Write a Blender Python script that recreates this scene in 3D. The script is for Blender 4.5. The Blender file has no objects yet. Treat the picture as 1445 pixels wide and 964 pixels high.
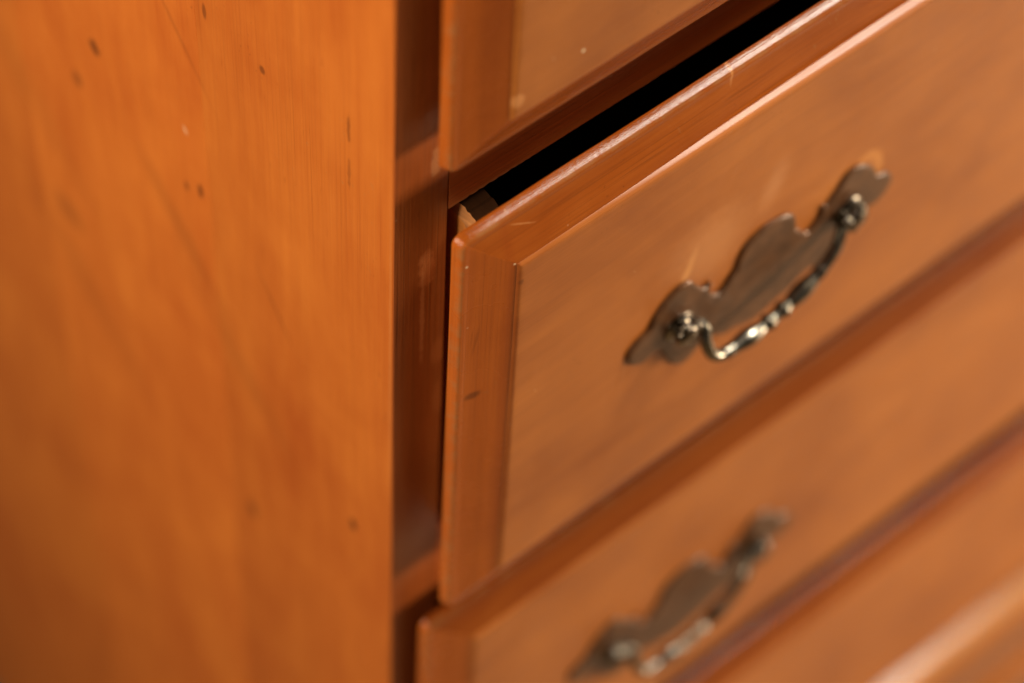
import bpy, bmesh, math, random
from mathutils import Vector, Matrix, noise as mnoise
from mathutils.geometry import tessellate_polygon

random.seed(7)
SC = bpy.context.scene
COL = SC.collection
MM = 0.001

# ------------------------------------------------------------------ camera
cam_d = bpy.data.cameras.new('camera')
cam = bpy.data.objects.new('camera', cam_d)
COL.objects.link(cam)
right = Vector((0.7619698540804163, -0.6464485347188006, 0.038810223299855624))
down = Vector((-0.5079525800164421, -0.6337490287807919, -0.5833921022554581))
fwd = Vector((0.4017289109926108, 0.4248134419710829, -0.8112628560419689))
m = Matrix((right, -down, -fwd)).transposed().to_4x4()
m.translation = Vector((-326.517, -375.923, 627.579)) * MM
cam.matrix_world = m
cam_d.sensor_fit = 'HORIZONTAL'
cam_d.sensor_width = 36
cam_d.lens = 97.105
cam_d.clip_start = 0.01
cam_d.clip_end = 50
cam_d.dof.use_dof = True
cam_d.dof.focus_distance = 0.806
cam_d.dof.aperture_fstop = 4.5
cam_d.dof.aperture_blades = 9
SC.camera = cam

# ------------------------------------------------------------------ world, lamps, exposure
W = bpy.data.worlds.new('World')
SC.world = W
W.use_nodes = True
bg = W.node_tree.nodes['Background']
bg.inputs[0].default_value = (1.0, 0.80, 0.62, 1)
bg.inputs[1].default_value = 0.07


def area(name, target, direction, dist, size, power, color):
    d = bpy.data.lights.new(name, 'AREA')
    d.shape = 'RECTANGLE'
    d.size, d.size_y = size
    d.energy = power
    d.color = color
    o = bpy.data.objects.new(name, d)
    COL.objects.link(o)
    v = Vector(direction).normalized()
    o.location = Vector(target) * MM + v * dist
    o.rotation_euler = v.to_track_quat('Z', 'Y').to_euler()
    return o


area('skylight', (120, -30, -100), (0.53, -0.012, 0.84), 2.0, (1.25, 0.5), 88, (1.0, 0.90, 0.76))
area('front_fill', (180, -10, -420), (0.79, -0.59, 0.14), 1.7, (0.4, 0.4), 37, (1.0, 0.80, 0.58))  # added low fill from the front right, standing in for floor bounce
area('left_lamp', (-20, 60, 0), (-0.88, -0.02, 0.40), 1.0, (0.5, 0.5), 14.5, (1.0, 0.82, 0.60))

SC.view_settings.view_transform = 'Standard'
SC.view_settings.look = 'None'
SC.view_settings.exposure = 0.0
SC.view_settings.gamma = 1.0
SC.view_settings.use_curve_mapping = False
SC.render.engine = 'CYCLES'
SC.cycles.max_bounces = 8


# ------------------------------------------------------------------ node helpers
class NT:
    def __init__(self, mat):
        self.t = mat.node_tree
        self.n = self.t.nodes

    def new(self, kind, **kw):
        x = self.n.new(kind)
        for k, v in kw.items():
            setattr(x, k, v)
        return x

    def link(self, a, b):
        self.t.links.new(a, b)

    def put(self, sock, v):
        if hasattr(v, 'is_linked') or isinstance(v, bpy.types.NodeSocket):
            self.link(v, sock)
        else:
            sock.default_value = v

    def math(self, op, a, b=None, c=None, clamp=False):
        x = self.new('ShaderNodeMath', operation=op, use_clamp=clamp)
        for i, v in enumerate((a, b, c)):
            if v is not None:
                self.put(x.inputs[i], v)
        return x.outputs[0]

    def vmath(self, op, a, b=None):
        x = self.new('ShaderNodeVectorMath', operation=op)
        self.put(x.inputs[0], a)
        if b is not None:
            self.put(x.inputs[1], b)
        return x.outputs['Value'] if op in ('LENGTH', 'DOT_PRODUCT') else x.outputs[0]

    def mapping(self, vec, loc=(0, 0, 0), rot=(0, 0, 0), scale=(1, 1, 1), kind='POINT'):
        x = self.new('ShaderNodeMapping', vector_type=kind)
        self.link(vec, x.inputs[0])
        x.inputs['Location'].default_value = loc
        x.inputs['Rotation'].default_value = rot
        x.inputs['Scale'].default_value = scale
        return x.outputs[0]

    def noise(self, vec, scale, detail=4, rough=0.5, dist=0.0):
        x = self.new('ShaderNodeTexNoise')
        self.link(vec, x.inputs['Vector'])
        x.inputs['Scale'].default_value = scale
        x.inputs['Detail'].default_value = detail
        x.inputs['Roughness'].default_value = rough
        x.inputs['Distortion'].default_value = dist
        return x.outputs['Fac']

    def rng(self, v, a, b, c=0.0, d=1.0, smooth=False):
        x = self.new('ShaderNodeMapRange', interpolation_type='SMOOTHSTEP' if smooth else 'LINEAR')
        self.link(v, x.inputs[0])
        for i, q in enumerate((a, b, c, d)):
            x.inputs[i + 1].default_value = q
        return x.outputs[0]

    def mix(self, f, a, b, mode='MIX'):
        x = self.new('ShaderNodeMix', data_type='RGBA', blend_type=mode)
        self.put(x.inputs[0], f)
        for s, v in ((x.inputs[6], a), (x.inputs[7], b)):
            if isinstance(v, (tuple, list)):
                s.default_value = (*v[:3], 1)
            else:
                self.link(v, s)
        return x.outputs[2]


def material(name):
    mt = bpy.data.materials.new(name)
    mt.use_nodes = True
    return mt


AX = {'x': 0, 'y': 1, 'z': 2}


def wood(name, light, dark, grain='x', origin=(0, 0, 0), rough=0.3, spec=0.5, contrast=0.5, blotch=0.35,
         pores=0.25, figure=0.0, marks=(), wear=False, bump=0.05, seed=0.0, lines=0.0, coat=0.0, chips=(0.42, 0.17, 0.05), scratch=0.45):
    """varnished wood: stretched grain, blotches, pores, optional flame figure, wear and painted-light marks at given spots (mm)"""
    mt = material(name)
    q = NT(mt)
    bs = q.n['Principled BSDF']
    tc = q.new('ShaderNodeTexCoord').outputs['Object']
    base = q.mapping(tc, loc=(origin[0] * MM + seed, origin[1] * MM + seed * 1.7, origin[2] * MM + seed * 0.6))
    ga = AX[grain]
    sc = [1.0, 1.0, 1.0]
    sc[ga] = 0.07
    warp = q.noise(base, 9.0, 2)
    wv = q.new('ShaderNodeCombineXYZ')
    wofs = q.math('MULTIPLY', q.math('SUBTRACT', warp, 0.5), 0.03)
    for i in range(3):
        if i != ga:
            q.link(wofs, wv.inputs[i])
    warped = q.vmath('ADD', base, wv.outputs[0])
    g1 = q.noise(q.mapping(warped, scale=sc), 130.0, 5, 0.6)
    sc2 = list(sc)
    sc2[ga] = 0.025
    g2 = q.noise(q.mapping(base, scale=sc2), 900.0, 3, 0.6)
    b1 = q.noise(base, 14.0, 4, 0.55, 0.6)
    b2 = q.noise(base, 45.0, 3, 0.6)
    f = q.math('ADD', 0.5, q.math('MULTIPLY', q.math('SUBTRACT', g1, 0.5), contrast * 2.2))
    f = q.math('ADD', f, q.math('MULTIPLY', q.math('SUBTRACT', b1, 0.5), blotch * 2.6))
    f = q.math('ADD', f, q.math('MULTIPLY', q.math('SUBTRACT', b2, 0.5), blotch * 0.8))
    f = q.math('ADD', f, q.math('MULTIPLY', q.math('SUBTRACT', g2, 0.5), pores), clamp=False)
    if figure:
        # flame figure: soft slanting tongues across the board
        fv = q.mapping(base, rot=(math.radians(-38), 0, 0), scale=(1, 1.0, 0.28))
        fg = q.noise(fv, 26.0, 2, 0.45, 0.9)
        f = q.math('ADD', f, q.math('MULTIPLY', q.math('SUBTRACT', fg, 0.5), figure * 2.4))
    f = q.math('MAXIMUM', q.math('MINIMUM', f, 1.0), 0.0)
    col = q.mix(f, dark, light)
    rsock = q.math('ADD', rough, q.math('MULTIPLY', q.math('SUBTRACT', b2, 0.5), 0.16))
    height = q.math('ADD', q.math('MULTIPLY', g2, 1.0), q.math('MULTIPLY', g1, 0.5))
    if lines:
        sl = [1.0, 1.0, 1.0]
        sl[ga] = 0.004
        ln = q.noise(q.mapping(base, scale=sl), 1500.0, 2, 0.7)
        lm = q.rng(ln, 0.52, 0.75)
        col = q.mix(q.math('MULTIPLY', lm, lines), col, [c * 0.45 for c in dark])
        height = q.math('SUBTRACT', height, q.math('MULTIPLY', lm, 0.8))
    if scratch:
        for an, sd in ((24, 0.3), (-31, 1.9), (67, 4.4)):
            sv = q.mapping(q.mapping(base, loc=(sd, sd, sd), rot=[math.radians(an)] * 3), scale=(0.05, 1, 1) if ga != 0 else (1, 0.05, 1))
            sn = q.noise(sv, 700.0, 1, 0.4)
            gate = q.rng(q.noise(base, 22.0 + sd, 2), 0.5, 0.68)
            sm = q.math('MULTIPLY', q.rng(sn, 0.70, 0.80), gate)
            col = q.mix(q.math('MULTIPLY', sm, scratch), col, [c * 0.4 for c in dark] if an > 0 else chips)
        vo = q.new('ShaderNodeTexVoronoi')
        q.link(base, vo.inputs['Vector'])
        vo.inputs['Scale'].default_value = 210.0
        sep = q.new('ShaderNodeSeparateColor')
        q.link(vo.outputs['Color'], sep.inputs[0])
        dm = q.math('MULTIPLY', q.rng(vo.outputs['Distance'], 0.05, 0.10, 1.0, 0.0), q.rng(sep.outputs[0], 0.90, 0.97))
        col = q.mix(q.math('MULTIPLY', dm, 0.6), col, (0.70, 0.45, 0.25))
    if wear:
        at = q.new('ShaderNodeAttribute', attribute_name='wear')
        wn = q.noise(base, 170.0, 4, 0.65)
        wl = q.rng(q.math('ADD', at.outputs['Fac'], q.math('MULTIPLY', q.math('SUBTRACT', wn, 0.5), 1.5)), 0.75, 1.15)
        col = q.mix(q.math('MULTIPLY', wl, 0.55), col, chips)
        wb = q.noise(base, 750.0, 3, 0.7)
        height = q.math('ADD', height, q.math('MULTIPLY', q.math('MULTIPLY', at.outputs['Fac'], wb), 3.0))
    edge = q.math('MULTIPLY', q.math('SUBTRACT', q.noise(base, 260.0, 3, 0.7), 0.5), 1.0)
    for mk in marks:
        ax = mk.get('plane', 'xz')
        s = [0.0, 0.0, 0.0]
        i0, i1 = AX[ax[0]], AX[ax[1]]
        c = mk['c']
        d = q.vmath('SUBTRACT', tc, tuple((c[i] - origin[i]) * MM for i in range(3)))
        rx = q.new('ShaderNodeVectorRotate', rotation_type='AXIS_ANGLE')
        q.link(d, rx.inputs[0])
        rx.inputs['Axis'].default_value = [1.0 if i not in (i0, i1) else 0.0 for i in range(3)]
        rx.inputs['Angle'].default_value = math.radians(mk.get('a', 0))
        s[i0] = 1 / (mk['r'][0] * MM)
        s[i1] = 1 / (mk['r'][1] * MM)
        l = q.vmath('LENGTH', q.vmath('MULTIPLY', rx.outputs[0], tuple(s)))
        l = q.math('ADD', l, q.math('MULTIPLY', edge, mk.get('rag', 0.5)))
        soft = mk.get('soft', 0.4)
        if 'ring' in mk:
            l = q.math('DIVIDE', q.math('ABSOLUTE', q.math('SUBTRACT', l, 1.0)), mk['ring'])
        k = q.rng(l, 1 - soft, 1 + soft, mk.get('k', 0.8), 0.0, True)
        col = q.mix(k, col, mk['col'])
        if mk.get('dent'):
            height = q.math('SUBTRACT', height, q.math('MULTIPLY', k, mk['dent']))
    q.link(col, bs.inputs['Base Color'])
    q.link(rsock, bs.inputs['Roughness'])
    bs.inputs['Specular IOR Level'].default_value = spec
    bs.inputs['Coat Weight'].default_value = coat
    bs.inputs['Coat Roughness'].default_value = 0.12
    bp = q.new('ShaderNodeBump')
    bp.inputs['Strength'].default_value = bump
    bp.inputs['Distance'].default_value = 0.001
    q.link(height, bp.inputs['Height'])
    q.link(bp.outputs[0], bs.inputs['Normal'])
    return mt


def metal(name, c1, c2, rough, metallic=1.0, bump=0.1):
    mt = material(name)
    q = NT(mt)
    bs = q.n['Principled BSDF']
    tc = q.new('ShaderNodeTexCoord').outputs['Object']
    a = q.noise(tc, 160.0, 4, 0.6)
    b = q.noise(tc, 900.0, 3, 0.6)
    q.link(q.mix(q.rng(a, 0.35, 0.68), c1, c2), bs.inputs['Base Color'])
    q.link(q.math('ADD', rough - 0.08, q.math('MULTIPLY', b, 0.16)), bs.inputs['Roughness'])
    bs.inputs['Metallic'].default_value = metallic
    bp = q.new('ShaderNodeBump')
    bp.inputs['Strength'].default_value = bump
    bp.inputs['Distance'].default_value = 0.0006
    q.link(q.math('ADD', a, b), bp.inputs['Height'])
    q.link(bp.outputs[0], bs.inputs['Normal'])
    return mt


# ------------------------------------------------------------------ mesh helpers (all coordinates in mm)
def finish(name, bm, mats, parent, origin=(0, 0, 0), angle=32, smooth=True):
    bmesh.ops.recalc_face_normals(bm, faces=bm.faces)
    for e in bm.edges:
        e.smooth = smooth and len(e.link_faces) == 2 and e.calc_face_angle(0) < math.radians(angle)
    for f in bm.faces:
        f.smooth = smooth
    bmesh.ops.translate(bm, verts=bm.verts, vec=[-c for c in origin])
    bmesh.ops.scale(bm, verts=bm.verts, vec=(MM, MM, MM))
    me = bpy.data.meshes.new(name)
    bm.to_mesh(me)
    bm.free()
    for mt in (mats if isinstance(mats, (list, tuple)) else [mats]):
        me.materials.append(mt)
    o = bpy.data.objects.new(name, me)
    COL.objects.link(o)
    if parent:
        o.parent = parent
    return o


def box(bm, x0, x1, y0, y1, z0, z1, bevel=0.0, seg=2, mi=0):
    r = bmesh.ops.create_cube(bm, size=1)
    for v in r['verts']:
        v.co = Vector(((x0 + x1) / 2 + v.co.x * (x1 - x0), (y0 + y1) / 2 + v.co.y * (y1 - y0), (z0 + z1) / 2 + v.co.z * (z1 - z0)))
    fs = list({f for v in r['verts'] for f in v.link_faces})
    for f in fs:
        f.material_index = mi
    if bevel:
        es = list({e for v in r['verts'] for e in v.link_edges})
        bmesh.ops.bevel(bm, geom=es, offset=bevel, segments=seg, affect='EDGES', profile=0.5)


def thing(name, label, cat, loc=(0, 0, 0), group=None):
    o = bpy.data.objects.new(name, None)
    o.empty_display_size = 0.05
    COL.objects.link(o)
    o.location = Vector(loc) * MM
    o['label'] = label
    o['category'] = cat
    if group:
        o['group'] = group
    return o


# ------------------------------------------------------------------ colours of the woods (linear)
FRONT_L, FRONT_D = (0.49, 0.160, 0.028), (0.29, 0.076, 0.011)
BEVEL_L, BEVEL_D = (0.52, 0.130, 0.014), (0.31, 0.060, 0.006)
SIDE_L, SIDE_D = (0.64, 0.190, 0.026), (0.40, 0.078, 0.009)
FRAME_L, FRAME_D = (0.44, 0.108, 0.019), (0.22, 0.045, 0.008)
RAW = (0.55, 0.26, 0.09)
PALE = (0.62, 0.27, 0.09)
SPECK = (0.85, 0.68, 0.45)
PIT = (0.075, 0.016, 0.004)

# ------------------------------------------------------------------ floor
FLOOR_Z = -771.0
fm = material('floor_boards_finish')
q = NT(fm)
bs = q.n['Principled BSDF']
tc = q.new('ShaderNodeTexCoord').outputs['Object']
n1 = q.noise(q.mapping(tc, scale=(0.12, 1, 1)), 60.0, 5, 0.6)
q.link(q.mix(q.rng(n1, 0.3, 0.7), (0.13, 0.082, 0.038), (0.22, 0.145, 0.072)), bs.inputs['Base Color'])
bs.inputs['Roughness'].default_value = 0.45
bm = bmesh.new()
box(bm, -3000, 3000, -3000, 2500, FLOOR_Z - 40, FLOOR_Z)
floor = finish('floor', bm, fm, None, smooth=False)
floor['kind'] = 'structure'

# ------------------------------------------------------------------ the chest carcass
XL, XR, DEPTH = -20.0, 780.0, 440.0
TOP_Z = 262.0
chest = thing('chest_of_drawers', 'worn orange brown varnished wooden chest whose drawers have brass pulls', 'chest', (380, 210, FLOOR_Z))
CO = (380, 210, FLOOR_Z)


def Y(c, r, **kw):
    return dict(c=(XL, c[0], c[1]), r=r, plane='yz', **kw)


side_marks = [
    Y((155, -52), (2.6, 3.4), rag=1.3, col=PIT, k=0.8, a=25),
    Y((169, -80), (3.0, 4), rag=1.3, col=PIT, k=0.45),
    Y((99, -72), (1.3, 3.4), col=PIT, k=0.8),
    Y((107, -77), (1.2, 2.2), col=PIT, k=0.6),
    Y((61, 21), (1.3, 1.6), col=PIT, k=0.6),
    Y((82, -243), (2.6, 5), col=PIT, k=0.55, soft=0.6),
    Y((89, 22), (1.0, 3.2), col=PIT, k=0.55),
    Y((105, -47), (0.35, 1.6), col=SPECK, k=0.9, a=30),
    Y((188, -170), (8, 7), col=PIT, k=0.32, soft=0.8),
    Y((105, 0), (22, 1.1), col=PIT, k=0.2, a=-52, soft=0.7),
    Y((60, -96), (0.6, 14), col=PIT, k=0.4, a=35, soft=0.6),
    Y((112, -107), (26, 5), col=PIT, k=0.22, a=-48, soft=0.9),
    Y((84, -150), (34, 6), col=PIT, k=0.14, a=-44, soft=0.9),
    Y((185, -205), (40, 9), col=PIT, k=0.14, a=-46, soft=0.9),
    Y((205, -115), (42, 9), col=PIT, k=0.12, a=-46, soft=0.9),
    Y((222, -60), (16, 16), col=PIT, k=0.22, soft=0.9),
    Y((20.5, 32), (0.7, 6), col=PIT, k=0.5, rag=2.0),
    Y((20.5, 12), (0.8, 6), col=PIT, k=0.35, rag=2.0),
    Y((21, -178), (1.6, 3.4), col=PIT, k=0.85),
    Y((1.6, -60), (0.5, 90), col=PALE, k=0.2, rag=2.2),
]
tones = [0.98, 1.10, 1.0, 0.95]
edges = [0.65, 94.0, 205.0, 316.0, DEPTH]
for i in range(4):
    t = tones[i]
    mt = wood('side_board_varnish', [c * t for c in SIDE_L], [c * t for c in SIDE_D], 'z', CO, rough=0.38, contrast=0.30,
              blotch=0.34, pores=0.40, figure=0.26, marks=[k for k in side_marks if edges[i] - 25 < k['c'][1] < edges[i + 1] + 25],
              seed=0.37 + i * 1.31, lines=0.30 if i == 0 else 0.2, bump=0.10)
    bm = bmesh.new()
    g = 0.02
    box(bm, XL, XL + 18, edges[i] + (g if i else 0), edges[i + 1] - g, FLOOR_Z + 0.2, TOP_Z - 20, 0.12, 1)
    finish('side_board', bm, mt, chest, CO)

stile_marks = [
    dict(c=(-7.4, 0, -22), r=(3.2, 8.0), col=(0.60, 0.19, 0.05), k=0.75, rag=1.4),
    dict(c=(-9.0, 0, -45), r=(0.8, 24), col=(0.60, 0.22, 0.07), k=0.7, rag=2.0),
    dict(c=(-5.0, 0, 26), r=(1.6, 7), col=(0.60, 0.26, 0.10), k=0.45, rag=2.2),
    dict(c=(-2.2, 0, -68), r=(3.0, 6.5), col=(0.45, 0.15, 0.04), k=0.75, rag=0.5),
    dict(c=(-1.6, 0, -93), r=(2.2, 9.0), col=(0.45, 0.15, 0.04), k=0.75, rag=0.5),
    dict(c=(-12, 0, -172), r=(7, 16), col=(0.40, 0.13, 0.04), k=0.45, rag=0.6, soft=0.8),
]
mstile = wood('stile_stain', FRAME_L, FRAME_D, 'z', CO, rough=0.33, contrast=0.35, blotch=0.3, pores=0.5, marks=stile_marks,
              lines=0.9, bump=0.22, seed=2.2, wear=False)
mrail = wood('rail_stain', [c * 1.6 for c in FRAME_L], [c * 1.6 for c in FRAME_D], 'x', CO, rough=0.36, contrast=0.4, blotch=0.35, pores=0.5, lines=0.6, bump=0.2, seed=4.1,
             marks=[dict(c=(88, 0, 29), r=(2.6, 1.3), col=(0.5, 0.2, 0.08), k=0.7, a=20),
                    dict(c=(15, 0, 0.8), r=(16, 0.7), col=(0.45, 0.18, 0.06), k=0.7, rag=1.8)])
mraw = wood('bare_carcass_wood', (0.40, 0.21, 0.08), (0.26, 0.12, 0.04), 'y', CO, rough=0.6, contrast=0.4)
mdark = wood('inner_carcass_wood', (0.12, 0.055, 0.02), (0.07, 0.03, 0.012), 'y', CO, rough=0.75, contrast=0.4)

for x0, x1 in ((XL, -0.15), (760.15, XR)):
    bm = bmesh.new()
    box(bm, x0, x1, 0, 24 if x0 > 0 else 0.6, FLOOR_Z + 0.2, TOP_Z - 20, 0.25, 2)
    if x0 < 0:
        box(bm, XL + 18.1, -0.15, 0.61, 24, FLOOR_Z + 0.2, TOP_Z - 20.2)
    finish('stile', bm, mstile, chest, CO)


def rail(z0, z1, jag=False):
    bm = bmesh.new()
    N = 260
    rows = []
    rnd = random.Random(3)
    for i in range(N + 1):
        x = 0.25 + 759.5 * (i / N) ** 1.6
        dz = 0.0
        if jag:
            dz = 0.25 * mnoise.noise(Vector((x * 0.15, 0, 3)))
            if x < 34:
                dz += max(0, mnoise.noise(Vector((x * 0.55, 7, 0)))) * 1.1
        rows.append([bm.verts.new((x, y, z)) for y, z in ((0.35, z0 + dz), (0, z0 + 0.35 + dz), (0, z1), (30, z1), (30, z0 + dz))])
    for a, b in zip(rows, rows[1:]):
        for k in range(5):
            bm.faces.new((a[k], a[(k + 1) % 5], b[(k + 1) % 5], b[k]))
    bm.faces.new(rows[0])
    bm.faces.new(rows[-1])
    return finish('rail', bm, mrail, chest, CO)


rail(0.0, 49.0, True)
rail(-219.0, -172.5)
rail(-438.0, -394.0)
rail(-626.0, -598.0)
rail(225.0, TOP_Z - 20.2)
# closed carcass behind the fronts
bm = bmesh.new()
box(bm, XL + 0.4, XR - 0.4, -14, DEPTH + 4, TOP_Z - 20, TOP_Z, 3, 3)
finish('top_board', bm, mraw, chest, CO)
bm = bmesh.new()
box(bm, XR - 18, XR, 24.2, DEPTH, FLOOR_Z + 0.2, TOP_Z - 20.2)
finish('side_board', bm, mt, chest, CO)
bm = bmesh.new()
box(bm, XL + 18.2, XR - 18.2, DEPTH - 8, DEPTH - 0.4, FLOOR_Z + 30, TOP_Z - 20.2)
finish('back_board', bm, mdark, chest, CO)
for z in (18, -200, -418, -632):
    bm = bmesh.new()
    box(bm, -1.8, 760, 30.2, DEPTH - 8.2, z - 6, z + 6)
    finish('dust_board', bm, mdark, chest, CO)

# base moulding along the front: rounded ledge, fascia, bead and plinth
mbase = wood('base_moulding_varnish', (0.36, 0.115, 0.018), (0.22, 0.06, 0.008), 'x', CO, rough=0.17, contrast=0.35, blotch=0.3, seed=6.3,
             marks=[dict(c=(390, -15, -617), r=(1400, 5), plane='xy', col=(0.58, 0.29, 0.11), k=0.6, rag=0.3, soft=0.6)])  # pale band paints the ledge's highlight into the colour
prof = [(0.2, -613), (-7, -614.2), (-13, -615.8), (-19, -617.8), (-22.5, -619.4), (-24.2, -621.4), (-24.8, -625), (-25.2, -632), (-25.2, -660),
        (-24.6, -671), (-22.8, -677), (-20.8, -681), (-20.8, -683.5), (-24, -685.5), (-27.4, -688), (-29.0, -692), (-29.4, -697),
        (-29.4, -770), (0.2, -770)]
bm = bmesh.new()
ra, rb = [], []
for x, row in ((XL - 0.5, ra), (XR + 0.5, rb)):
    for y, z in prof:
        row.append(bm.verts.new((x, y, z)))
for k in range(len(prof)):
    j = (k + 1) % len(prof)
    bm.faces.new((ra[k], ra[j], rb[j], rb[k]))
bm.faces.new(ra)
bm.faces.new(rb)
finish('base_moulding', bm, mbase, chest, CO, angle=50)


# ------------------------------------------------------------------ drawers
def ring_pts(x0, x1, z0, z1, rad, nx=90, nz=44, nc=5):
    """closed loop, counter-clockwise seen from the front, with the side each point belongs to"""
    rad = max(rad, 0.02)
    pts = []

    def arc(cx, cz, a0):
        for i in range(nc + 1):
            a = math.radians(a0 + 90 * i / nc)
            pts.append((cx + rad * math.cos(a), cz + rad * math.sin(a)))
    def run(p, r, n):
        for i in range(1, n):
            t = (i / n)
            pts.append((p[0] + (r[0] - p[0]) * t, p[1] + (r[1] - p[1]) * t))
    arc(x0 + rad, z0 + rad, 180)
    run((x0 + rad, z0), (x1 - rad, z0), nx)
    arc(x1 - rad, z0 + rad, 270)
    run((x1, z0 + rad), (x1, z1 - rad), nz)
    arc(x1 - rad, z1 - rad, 0)
    run((x1 - rad, z1), (x0 + rad, z1), nx)
    arc(x0 + rad, z1 - rad, 90)
    run((x0, z1 - rad), (x0, z0 + rad), nz)
    return pts


def nested(bm, x0, x1, z0, z1, yf, prof, crad, wearlay, seed, wob=0.12, step=1.0):
    """rings (inset, outward depth, corner radius, wear) joined by quads"""
    rings = []
    for ins, d, cr, we in prof:
        row = []
        for (x, z) in ring_pts(x0 + ins * 0.86, x1 - ins * 0.86, z0 + ins * 0.86, z1 - ins * 0.86, cr * 1.6):
            w = wob * mnoise.noise(Vector((x * 0.035, z * 0.035, seed))) + 0.35 * wob * mnoise.noise(Vector((x * 0.16, z * 0.16, seed + 3)))
            k = min(1.0, max(0.0, min(x - x0 - 22, x1 - 22 - x) / 120))
            k = 0.15 + 0.85 * step * k * k * (3 - 2 * k)
            dd = d
            if d > 0.5:
                b = 2.95 * k + 5.6 * (1 - k)
                dd = d * b / 2.95 if d <= 2.95 else b + (d - 2.95) * (6.22 - b) / 3.27
            v = bm.verts.new((x + w * 0.6, yf - dd + w, z + w * 0.6))
            v[wearlay] = we
            row.append(v)
        rings.append(row)
    nn = len(rings[0])
    for a, b in zip(rings, rings[1:]):
        for k in range(nn):
            j = (k + 1) % nn
            f = bm.faces.new((a[k], a[j], b[j], b[k]))
            c = f.calc_center_median()
            dx = min(abs(c.x - x0), abs(c.x - x1))
            dz = min(abs(c.z - z0), abs(c.z - z1))
            f.material_index = 1 if dx < dz else 0
    return rings


LIP = [(3.0, -4.0, 0.5, 0), (0.2, -4.0, 2.2, 0), (0.0, -3.7, 2.4, 0.7), (0.12, -3.0, 2.5, 0.7), (0.42, -2.0, 2.5, 0.75), (0.75, -1.15, 2.4, 0.8), (1.1, -0.55, 2.2, 0.95),
       (1.6, -0.12, 2.0, 1.0), (2.3, 0.1, 1.5, 0.6), (3.4, 0.15, 1.0, 0.15), (4.6, 0.30, 0.6, 0), (10, 1.2, 0.3, 0), (16, 2.3, 0.2, 0), (19.4, 2.85, 0.1, 0),
       (20.0, 2.95, 0.1, 0)]
STEP = [(19.0, 0.6, 0.1, 0), (20.01, 2.85, 0.1, 0.1), (20.15, 3.2, 0.1, 0.1), (20.4, 4.0, 0.12, 0.1), (20.68, 4.9, 0.15, 0.15), (21.0, 5.6, 0.2, 0.3), (21.5, 6.0, 0.2, 0.5),
        (22.4, 6.2, 0.25, 0.2), (24.0, 6.22, 0.25, 0.0)]

mplate = metal('antique_bronze_plate', (0.070, 0.028, 0.010), (0.145, 0.060, 0.022), 0.36, 0.2)
mbail = metal('worn_brass_bail', (0.06, 0.048, 0.032), (0.33, 0.31, 0.26), 0.25, 1.0, 0.03)
mpost = metal('worn_brass_post', (0.06, 0.046, 0.03), (0.28, 0.25, 0.21), 0.22, 1.0, 0.03)

OUT = [(-59.6, -1), (-59.2, 2.2), (-57, 5.2), (-54, 7.2), (-50.8, 8.6), (-49.4, 12.4), (-46.2, 17.2), (-42, 20.6), (-38, 21.9), (-34.6, 20.6), (-32, 16.6),
       (-29.4, 13), (-26.8, 11.2), (-25.0, 12.2), (-25.2, 8), (-23, 4.2), (-20, 2.6), (-17, 4.6), (-14.6, 8.4), (-13.2, 9.4), (-12.6, 13.6), (-11, 18.4),
       (-7.6, 21.4), (-3.6, 22.8), (0, 23.1)]
LOW = [(-57.6, -5.2), (-53, -8.0), (-48.6, -6.8), (-46, -6.6), (-44, -9), (-42, -14), (-39, -20), (-36, -23.8), (-32.6, -25.2), (-29.0, -24.0), (-26, -21.2),
       (-22.5, -20.6), (-18.5, -22.4), (-14, -25.2), (-9.5, -25.6), (-5, -27.4), (0, -28.6)]


def smooth_path(pts, n):
    out = []
    P = [pts[0]] + list(pts) + [pts[-1]]
    for i in range(1, len(P) - 2):
        p0, p1, p2, p3 = (Vector(P[i + k]) for k in (-1, 0, 1, 2))
        for k in range(n):
            t = k / n
            out.append(0.5 * ((2 * p1) + (p2 - p0) * t + (2 * p0 - 5 * p1 + 4 * p2 - p3) * t * t + (3 * p1 - p0 - 3 * p2 + p3) * t ** 3))
    out.append(Vector(P[-2]))
    return out


def tube(bm, pts, rads, seg=14):
    rows = []
    up = Vector((0, -0.5, 1)).normalized()
    for i, p in enumerate(pts):
        t = (pts[min(i + 1, len(pts) - 1)] - pts[max(i - 1, 0)]).normalized()
        a = up - t * up.dot(t)
        if a.length < 0.2:
            a = Vector((0, -1, 0)) - t * Vector((0, -1, 0)).dot(t)
        a.normalize()
        up = a.copy()
        b = t.cross(a)
        rows.append([bm.verts.new(p + (a * math.cos(2 * math.pi * k / seg) + b * math.sin(2 * math.pi * k / seg)) * rads[i]) for k in range(seg)])
    for r0, r1 in zip(rows, rows[1:]):
        for k in range(seg):
            bm.faces.new((r0[k], r0[(k + 1) % seg], r1[(k + 1) % seg], r1[k]))
    bm.faces.new(rows[0])
    bm.faces.new(rows[-1])


def lathe_y(bm, c, prof, seg=20):
    """prof: (radius, y) pairs turned about the y axis through c = (x, z)"""
    rows = []
    for r, y in prof:
        rows.append([bm.verts.new((c[0] + max(r, 0.01) * math.cos(2 * math.pi * k / seg), y, c[1] + max(r, 0.01) * math.sin(2 * math.pi * k / seg))) for k in range(seg)])
    for a, b in zip(rows, rows[1:]):
        for k in range(seg):
            bm.faces.new((a[k], a[(k + 1) % seg], b[(k + 1) % seg], b[k]))
    bm.faces.new(rows[0])
    bm.faces.new(rows[-1])


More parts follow.
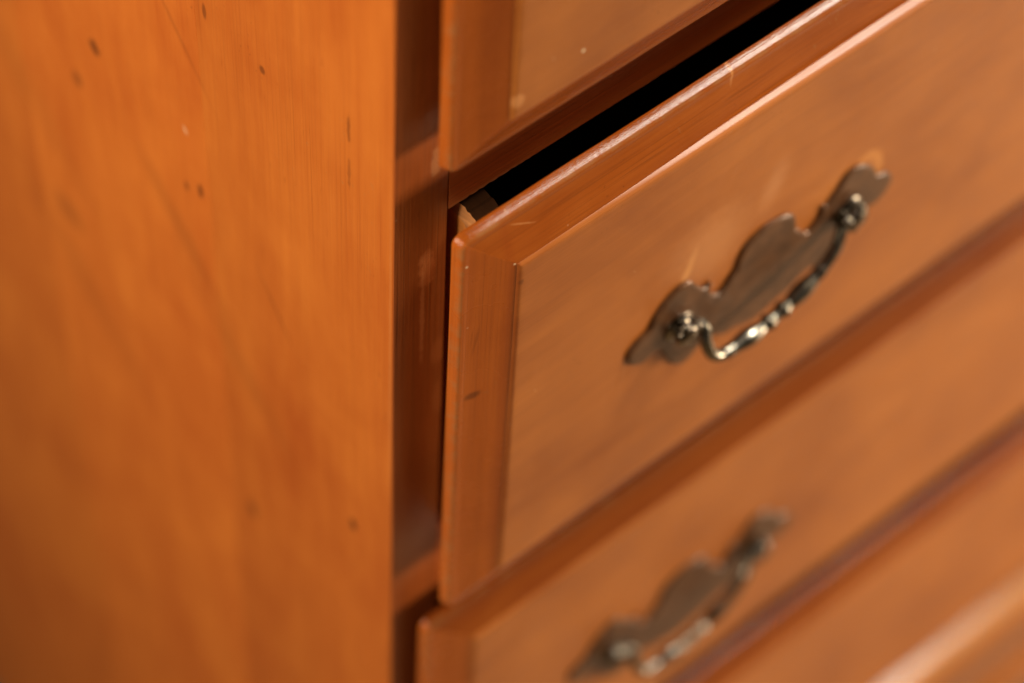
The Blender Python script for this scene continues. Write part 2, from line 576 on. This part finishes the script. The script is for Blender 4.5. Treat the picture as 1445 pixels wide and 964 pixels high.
BAIL = [(-36.5, 0.0, 3.6), (-32.5, -0.4, 4.6), (-30.8, -2.0, 6.4), (-31.4, -7.0, 8.8), (-29.8, -13.0, 11.0), (-25.0, -16.2, 12.0), (-17.0, -16.6, 12.0), (-9.5, -16.6, 12.0),
        (-4.5, -16.2, 11.8), (2.0, -15.2, 11.4), (10.0, -13.6, 10.8), (17.0, -11.4, 10.2), (22.6, -9.0, 9.4), (27.6, -6.4, 8.2), (30.8, -3.6, 6.6), (33.2, -1.2, 5.0), (36.5, 0.0, 3.6)]


def handle(cx, cz, yfield, parent, origin):
    """batwing back plate, two turned posts and a hanging bail"""
    left = smooth_path([(a, b, 0) for a, b in OUT], 2)
    low = smooth_path([(a, b, 0) for a, b in [OUT[0]] + LOW], 2)
    loop = [(p.x, p.y) for p in left] + [(-p.x, p.y) for p in reversed(left[:-1])]
    loop += [(-p.x, p.y) for p in low[1:]] + [(p.x, p.y) for p in reversed(low[1:-1])]
    bm = bmesh.new()
    levels = []
    for y, s in ((-0.15, 0.0), (-0.9, 0.0), (-1.35, 0.45), (-1.5, 1.1)):
        row = []
        n = len(loop)
        for i, (u, v) in enumerate(loop):
            p, r = Vector(loop[i - 1]), Vector(loop[(i + 1) % n])
            t = (r - p).normalized()
            nrm = Vector((-t.y, t.x))
            row.append(bm.verts.new((cx + u - nrm.x * -s, yfield + y, cz + v - nrm.y * -s)) if False else bm.verts.new((cx + u + t.y * s, yfield + y, cz + v - t.x * s)))
        levels.append(row)
    n = len(loop)
    for a, b in zip(levels, levels[1:]):
        for k in range(n):
            bm.faces.new((a[k], a[(k + 1) % n], b[(k + 1) % n], b[k]))
    for row in (levels[0], levels[-1]):
        for tri in tessellate_polygon([[Vector((v.co.x, v.co.z, 0)) for v in row]]):
            bm.faces.new([row[i] for i in tri])
    plate = finish('backplate', bm, mplate, parent, origin, angle=9)
    yp = yfield - 1.5
    for s in (-1, 1):
        bm = bmesh.new()
        c = (cx + s * 38.2, cz + 0.2)
        lathe_y(bm, c, [(6.2, yp - 0.02), (6.4, yp - 0.7), (5.6, yp - 1.3), (4.3, yp - 1.6), (3.6, yp - 2.6), (4.4, yp - 3.2), (4.7, yp - 4.2), (4.3, yp - 5.3), (3.2, yp - 6.1),
                        (1.6, yp - 6.5), (0.01, yp - 6.55)])
        # eyelet bead on the inner side that takes the end of the bail
        for k in range(3):
            r = bmesh.ops.create_uvsphere(bm, u_segments=12, v_segments=8, radius=2.1)
            a = (math.radians(15) if s < 0 else math.radians(165)) + math.radians((k - 1) * 95)
            for v in r['verts']:
                v.co += Vector((c[0] + 4.4 * math.cos(a), yp - 3.9, c[1] + 4.4 * math.sin(a)))
        finish('post', bm, mpost, plate, origin, angle=60)
    bm = bmesh.new()
    P = [Vector((cx + u, yfield - w * 0.93, cz + v)) for u, v, w in smooth_path(BAIL, 16)]
    L = [0.0]
    for a, b in zip(P, P[1:]):
        L.append(L[-1] + (b - a).length)
    mid = L[-1] * 0.535
    R = []
    for s in L:
        d = s - mid
        ad = abs(d)
        r = 2.15
        r += 1.0 * math.exp(-((ad - 12.5) / 5.0) ** 2)       # long swelling each side of the middle
        r -= 0.35 * math.exp(-((ad - 6.2) / 0.8) ** 2)
        r += 0.95 * math.exp(-((ad - 3.4) / 1.25) ** 2)      # paired beads
        r += 0.25 * math.exp(-((ad - 22) / 1.2) ** 2)
        R.append(r)
    tube(bm, P, R)
    finish('bail', bm, mbail, plate, origin, angle=70)


def drawer(label, yl, x0, x1, z0, z1, seed, marks=(), pmarks=(), hz=None, chipped=False, tint=1.0, step=1.0, btint=1.0):
    org = ((x0 + x1) / 2, 200 + yl, z0)
    root = thing('drawer', label, 'drawer', org, 'raised panel drawers of the chest')
    ch = dict(origin=org, seed=seed)
    tl = lambda c: [v * tint for v in c]
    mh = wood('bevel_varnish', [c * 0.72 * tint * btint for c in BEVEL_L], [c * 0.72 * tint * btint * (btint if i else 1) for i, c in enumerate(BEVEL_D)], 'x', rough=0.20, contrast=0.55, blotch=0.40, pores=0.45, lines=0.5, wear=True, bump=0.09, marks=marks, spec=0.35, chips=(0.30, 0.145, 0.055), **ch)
    mv = wood('bevel_end_varnish', tl(BEVEL_L), tl(BEVEL_D), 'z', rough=0.27, contrast=0.35, blotch=0.34, pores=0.4, lines=0.35, wear=True, bump=0.10, marks=marks, spec=0.35, chips=(0.30, 0.145, 0.055), **ch)
    mp = wood('panel_varnish', tl(FRONT_L), tl(FRONT_D), 'x', rough=0.34, contrast=0.36, blotch=0.70, pores=0.25, lines=0.16, wear=True, bump=0.025, marks=pmarks, spec=0.38, **ch)
    bm = bmesh.new()
    wl = bm.verts.layers.float.new('wear')
    rg = nested(bm, x0, x1, z0, z1, yl, LIP, 2.4, wl, seed, step=step)
    bm.faces.new(rg[-1])
    # rabbeted block behind the lip
    bx0, bx1, bz0, bz1 = 4.8, x1 - 20, z0 + 14, z1 - 18.5
    a = [bm.verts.new(p) for p in ((bx0, yl + 4, bz0), (bx1, yl + 4, bz0), (bx1, yl + 4, bz1), (bx0, yl + 4, bz1))]
    b = [bm.verts.new(p) for p in ((bx0, yl + 13, bz0), (bx1, yl + 13, bz0), (bx1, yl + 13, bz1), (bx0, yl + 13, bz1))]
    bm.faces.new(rg[0])
    for k in range(4):
        bm.faces.new((a[k], a[(k + 1) % 4], b[(k + 1) % 4], b[k]))
    bm.faces.new(b)
    bm.faces.new(a)
    front = finish('drawer_front', bm, [mh, mv], root, org, angle=38)
    bm = bmesh.new()
    wl = bm.verts.layers.float.new('wear')
    rg = nested(bm, x0, x1, z0, z1, yl, STEP, 0.3, wl, seed, step=step)
    bm.faces.new(rg[-1])
    bm.faces.new(rg[0])
    for f in bm.faces:
        f.material_index = 0
    finish('raised_panel', bm, mp, front, org, angle=38)
    # drawer box
    ytop = bz1 - 0.3
    for sx0, sx1, ch_ in ((bx0, bx0 + 10, chipped), (bx1 - 10, bx1, False)):
        bm = bmesh.new()
        N = 70
        rows = []
        for i in range(N + 1):
            t = (i / N) ** 2.2
            y = yl + 13.1 + t * 385
            za = zb = ytop
            if ch_:
                k = max(0.0, 1 - (y - yl - 13) / 9)
                za -= 3.6 + 3.5 * k + 3.4 * mnoise.noise(Vector((y * 1.7, 1, 5))) * min(1, k * 2)
                zb -= 2.0 * k + 2.2 * mnoise.noise(Vector((y * 1.5, 9, 5))) * min(1, k * 2)
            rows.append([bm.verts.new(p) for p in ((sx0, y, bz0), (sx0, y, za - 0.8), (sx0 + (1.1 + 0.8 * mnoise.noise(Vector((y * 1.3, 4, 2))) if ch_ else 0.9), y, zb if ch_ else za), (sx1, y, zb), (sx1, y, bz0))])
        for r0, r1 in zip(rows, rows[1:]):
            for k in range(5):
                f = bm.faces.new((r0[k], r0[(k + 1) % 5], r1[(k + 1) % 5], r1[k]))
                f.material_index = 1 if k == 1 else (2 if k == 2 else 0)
        bm.faces.new(rows[0])
        bm.faces.new(rows[-1])
        finish('drawer_side', bm, [mbox, mchip, mtopshade], root, org, angle=20)
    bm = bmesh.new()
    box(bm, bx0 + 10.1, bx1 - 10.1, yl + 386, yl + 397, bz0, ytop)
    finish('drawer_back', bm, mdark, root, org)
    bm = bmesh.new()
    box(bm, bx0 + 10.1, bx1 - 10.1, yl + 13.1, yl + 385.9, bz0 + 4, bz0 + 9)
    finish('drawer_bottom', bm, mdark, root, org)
    if hz is not None:
        for cx in (112.8, x0 + x1 - 112.8):
            handle(cx, hz, yl - 6.22, root, org)
    return root


mbox = wood('drawer_box_wood', (0.62, 0.24, 0.05), (0.42, 0.13, 0.022), 'y', rough=0.5, contrast=0.35, seed=8.8, bump=0.1)
mtopshade = wood('shaded_side_top', (0.055, 0.020, 0.006), (0.022, 0.008, 0.003), 'y', rough=0.9, contrast=0.5, spec=0.05)  # near-black colour paints the shade on the drawer sides' top edges
mchip = wood('splintered_wood', (0.66, 0.28, 0.085), (0.16, 0.05, 0.012), 'y', rough=0.8, contrast=1.2, seed=9.7, bump=0.3)

YM = -21.5
mid_marks = [
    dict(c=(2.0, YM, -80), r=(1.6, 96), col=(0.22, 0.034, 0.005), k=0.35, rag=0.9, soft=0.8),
    dict(c=(91, YM, 15), r=(0.6, 3.4), col=PALE, k=0.6, a=-12, rag=1.4, soft=0.7),
    dict(c=(-11, YM, 4), r=(0.4, 0.4), col=SPECK, k=0.9, rag=0.2),
    dict(c=(3, YM, -1), r=(0.35, 0.35), col=SPECK, k=0.9, rag=0.2),
    dict(c=(8, YM, 10), r=(4, 0.3), col=PALE, k=0.4, a=-25, rag=2.0),
    dict(c=(-7.5, YM, -62), r=(2.6, 1.5), col=PIT, k=0.6, a=25),
    dict(c=(-15.5, YM, -40), r=(0.8, 70), col=PALE, k=0.4, rag=2.5),
]
YF = YM - 6.2
mid_panel = [
    dict(c=(157, YF, -79), r=(8, 10.5), col=(0.72, 0.30, 0.07), k=0.6, ring=0.2, soft=0.8, rag=0.5),
    dict(c=(77, YF, -64), r=(1.5, 8), col=(0.75, 0.36, 0.11), k=0.7, a=-14, soft=0.9, rag=0.9),
    dict(c=(86, YF, -58), r=(13, 14), col=(0.62, 0.27, 0.10), k=0.5, soft=0.9, a=20, rag=1.2),
    dict(c=(112, YF, -48), r=(4, 9), col=(0.66, 0.30, 0.12), k=0.4, soft=0.95, a=-12, rag=1.2),
    dict(c=(146, YF, -72), r=(10, 7), col=(0.62, 0.24, 0.06), k=0.35, soft=0.9),
    dict(c=(5, YF, -10), r=(0.9, 1.2), col=PIT, k=0.5),
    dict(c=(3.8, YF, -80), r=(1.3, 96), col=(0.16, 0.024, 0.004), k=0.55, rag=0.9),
]
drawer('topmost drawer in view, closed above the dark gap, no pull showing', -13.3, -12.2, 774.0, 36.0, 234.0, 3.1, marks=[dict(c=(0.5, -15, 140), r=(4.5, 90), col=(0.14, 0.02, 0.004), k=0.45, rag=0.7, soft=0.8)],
       pmarks=[dict(c=(30, -19.5, 65.5), r=(0.6, 0.6), col=SPECK, k=0.95, rag=0.2), dict(c=(7, -19.5, 61), r=(2.0, 2.6), col=PALE, k=0.7, rag=0.8)], hz=135.0, tint=0.92)
drawer('drawer pulled ajar under a black gap, with a brass pull in sharper focus', YM, -13.6, 774.0, -187.5, 16.0, 1.7, mid_marks, mid_panel, hz=-90.0, chipped=True)
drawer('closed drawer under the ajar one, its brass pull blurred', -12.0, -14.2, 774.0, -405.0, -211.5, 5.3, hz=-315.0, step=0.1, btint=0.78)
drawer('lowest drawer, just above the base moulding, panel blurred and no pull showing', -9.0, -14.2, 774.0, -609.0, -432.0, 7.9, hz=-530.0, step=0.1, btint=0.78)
